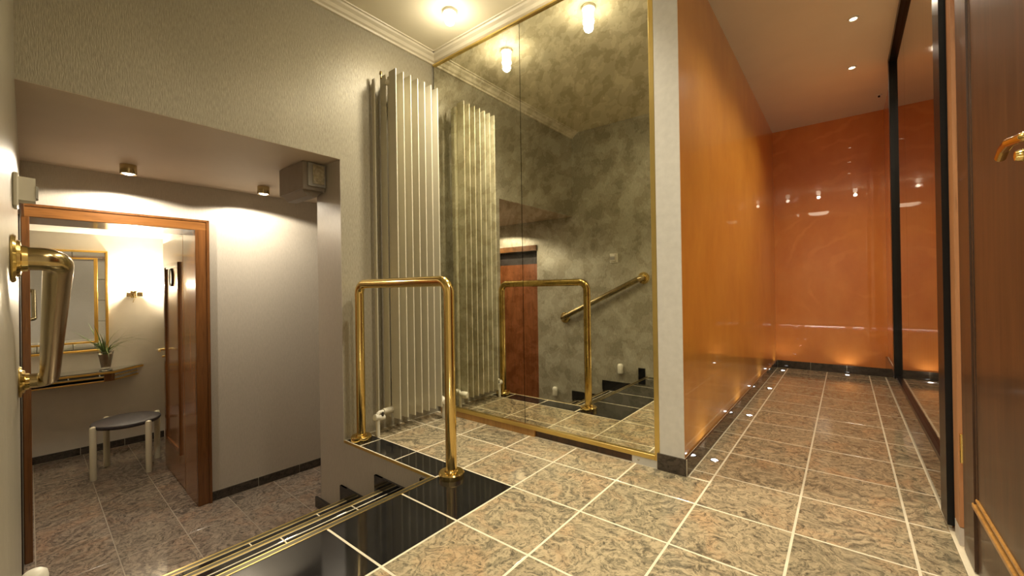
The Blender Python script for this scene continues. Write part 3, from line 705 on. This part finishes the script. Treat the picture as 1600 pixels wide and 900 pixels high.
# potted plant on the shelf
px, py, pz = WX+.20, .535, .1665
pl = thing('potted_plant', 'small grassy green plant in a tapered pot on the washroom shelf', 'plant', LM @ Vector((px, py, pz)), -TH)
mk('glass_pot', lathe([(0, .0), (.050, .0), (.052, .004), (.030, .018), (.036, .03), (.060, .185), (.064, .19), (.057, .186), (.034, .034), (0, .03)], (px, py, pz), (0, 0, 1), 20), M['glass_clear'], pl, LM, smooth=True)
mk('inner_pot', lathe([(0, .036), (.033, .036), (.054, .165), (.0, .160)], (px, py, pz), (0, 0, 1), 18), M['terracotta'], pl, LM, smooth=True)
def blade(bm, base, az, ln, lean, droop, wd):
    pts = []
    for i in range(7):
        t = i/6; r = ln*(lean*t + droop*t*t); z = ln*(t*(1-lean*.5) - droop*.9*t*t*t)
        pts.append(Vector((base[0]+math.cos(az)*r, base[1]+math.sin(az)*r, base[2]+z)))
    sx, sy = -math.sin(az), math.cos(az); L_ = []
    for i, p in enumerate(pts):
        t = i/6; ww = wd*(1-t*.95)*(1 if t > .1 else .7)
        L_.append((bm.verts.new(p+Vector((sx*ww, sy*ww, 0))), bm.verts.new(p+Vector((0, 0, -ww*.5))), bm.verts.new(p-Vector((sx*ww, sy*ww, 0)))))
    for a, b in zip(L_[:-1], L_[1:]):
        bm.faces.new((a[0], a[1], b[1], b[0])); bm.faces.new((a[1], a[2], b[2], b[1]))
rng = random.Random(3)
for i in range(44):
    bm = bmesh.new(); az = rng.uniform(0, 2*PI); dr = rng.random() < .3
    blade(bm, (px+rng.uniform(-.015, .015), py+rng.uniform(-.015, .015), pz+.16), az, (.36 if math.cos(az) < -.3 else 1)*rng.uniform(.26, .44), rng.uniform(.15, .6), rng.uniform(.5, .9) if dr else rng.uniform(0, .35), rng.uniform(.005, .010))
    mk('leaf', bm, M['leaf_pale' if rng.random() < .35 else 'leaf_green'], pl, LM)

# wall lamp
lx, ly, lz = WX+.07, .775, .93
wl = thing('wall_lamp', 'small brass wall lamp glowing upward between mirror and open door', 'wall lamp', LM @ Vector((WX, ly, lz)), -TH)
mk('wall_plate', B(WX+.0005, WX+.015, ly-.025, ly+.025, lz-.035, lz+.035, bev=.004), M['brass_worn'], wl, LM)
mk('arm', tube(bmesh.new(), [(WX+.012, ly, lz), (lx, ly, lz)], .008, 10), M['brass_worn'], wl, LM, smooth=True)
for s in (-1, 1): mk('side_block', B(lx-.018, lx+.018, ly+s*.045-.022, ly+s*.045+.022, lz-.02, lz+.025, bev=.003), M['brass_worn'], wl, LM)
mk('dish', lathe([(0, .028), (.055, .032), (.062, .040), (.058, .042), (0, .034)], (lx, ly, lz), (0, 0, 1), 20), M['brass_worn'], wl, LM, smooth=True)
mk('bulb', lathe([(0, .040), (.016, .044), (.02, .065), (.014, .085), (0, .09)], (lx, ly, lz), (0, 0, 1), 14), M['lamp_glow'], wl, LM, smooth=True)
mk('pull_cord', tube(bmesh.new(), [(lx, ly, lz+.01), (lx+.004, ly-.004, lz-.05), (lx, ly-.012, lz-.085)], .0035, 6), M['brass_worn'], wl, LM, smooth=True)
e = point('wall_lamp_light', LM @ Vector((lx, ly, lz+.11)), WASH_W, .03); e.parent = wl; e.matrix_parent_inverse = ROOTM[wl.name].inverted()

# stool
legs = [(-5.141, .521), (-5.479, .646), (-4.98, .864), (-5.343, .991)]
sc_ = (-5.235, .755); zs = ZLOW+.46
so = thing('stool', 'oval dark leather stool on four cream round legs', 'stool', (sc_[0], sc_[1], ZLOW))
ax1 = math.atan2(.37, .17)
bm = lathe([(0, -.035), (.20, -.035), (.222, -.028), (.232, -.012), (.228, .002), (.20, .012), (.1, .018), (0, .02)], (0, 0, 0), (0, 0, 1), 40)
bm.transform(Matrix.Translation((sc_[0], sc_[1], zs)) @ Matrix.Rotation(math.radians(-15), 4, 'Z') @ Matrix.Diagonal((1.08, 1.05, 1, 1)))
mk('seat', bm, M['leather_dark'], so, smooth=True)
for x, y in legs:
    mk('leg', lathe([(0, 0), (.022, 0), (.0235, .004), (.0235, .452), (.020, .462), (.010, .468), (0, .469)], (x, y, ZLOW), (0, 0, 1), 18), M['stool_leg'], so, smooth=True)
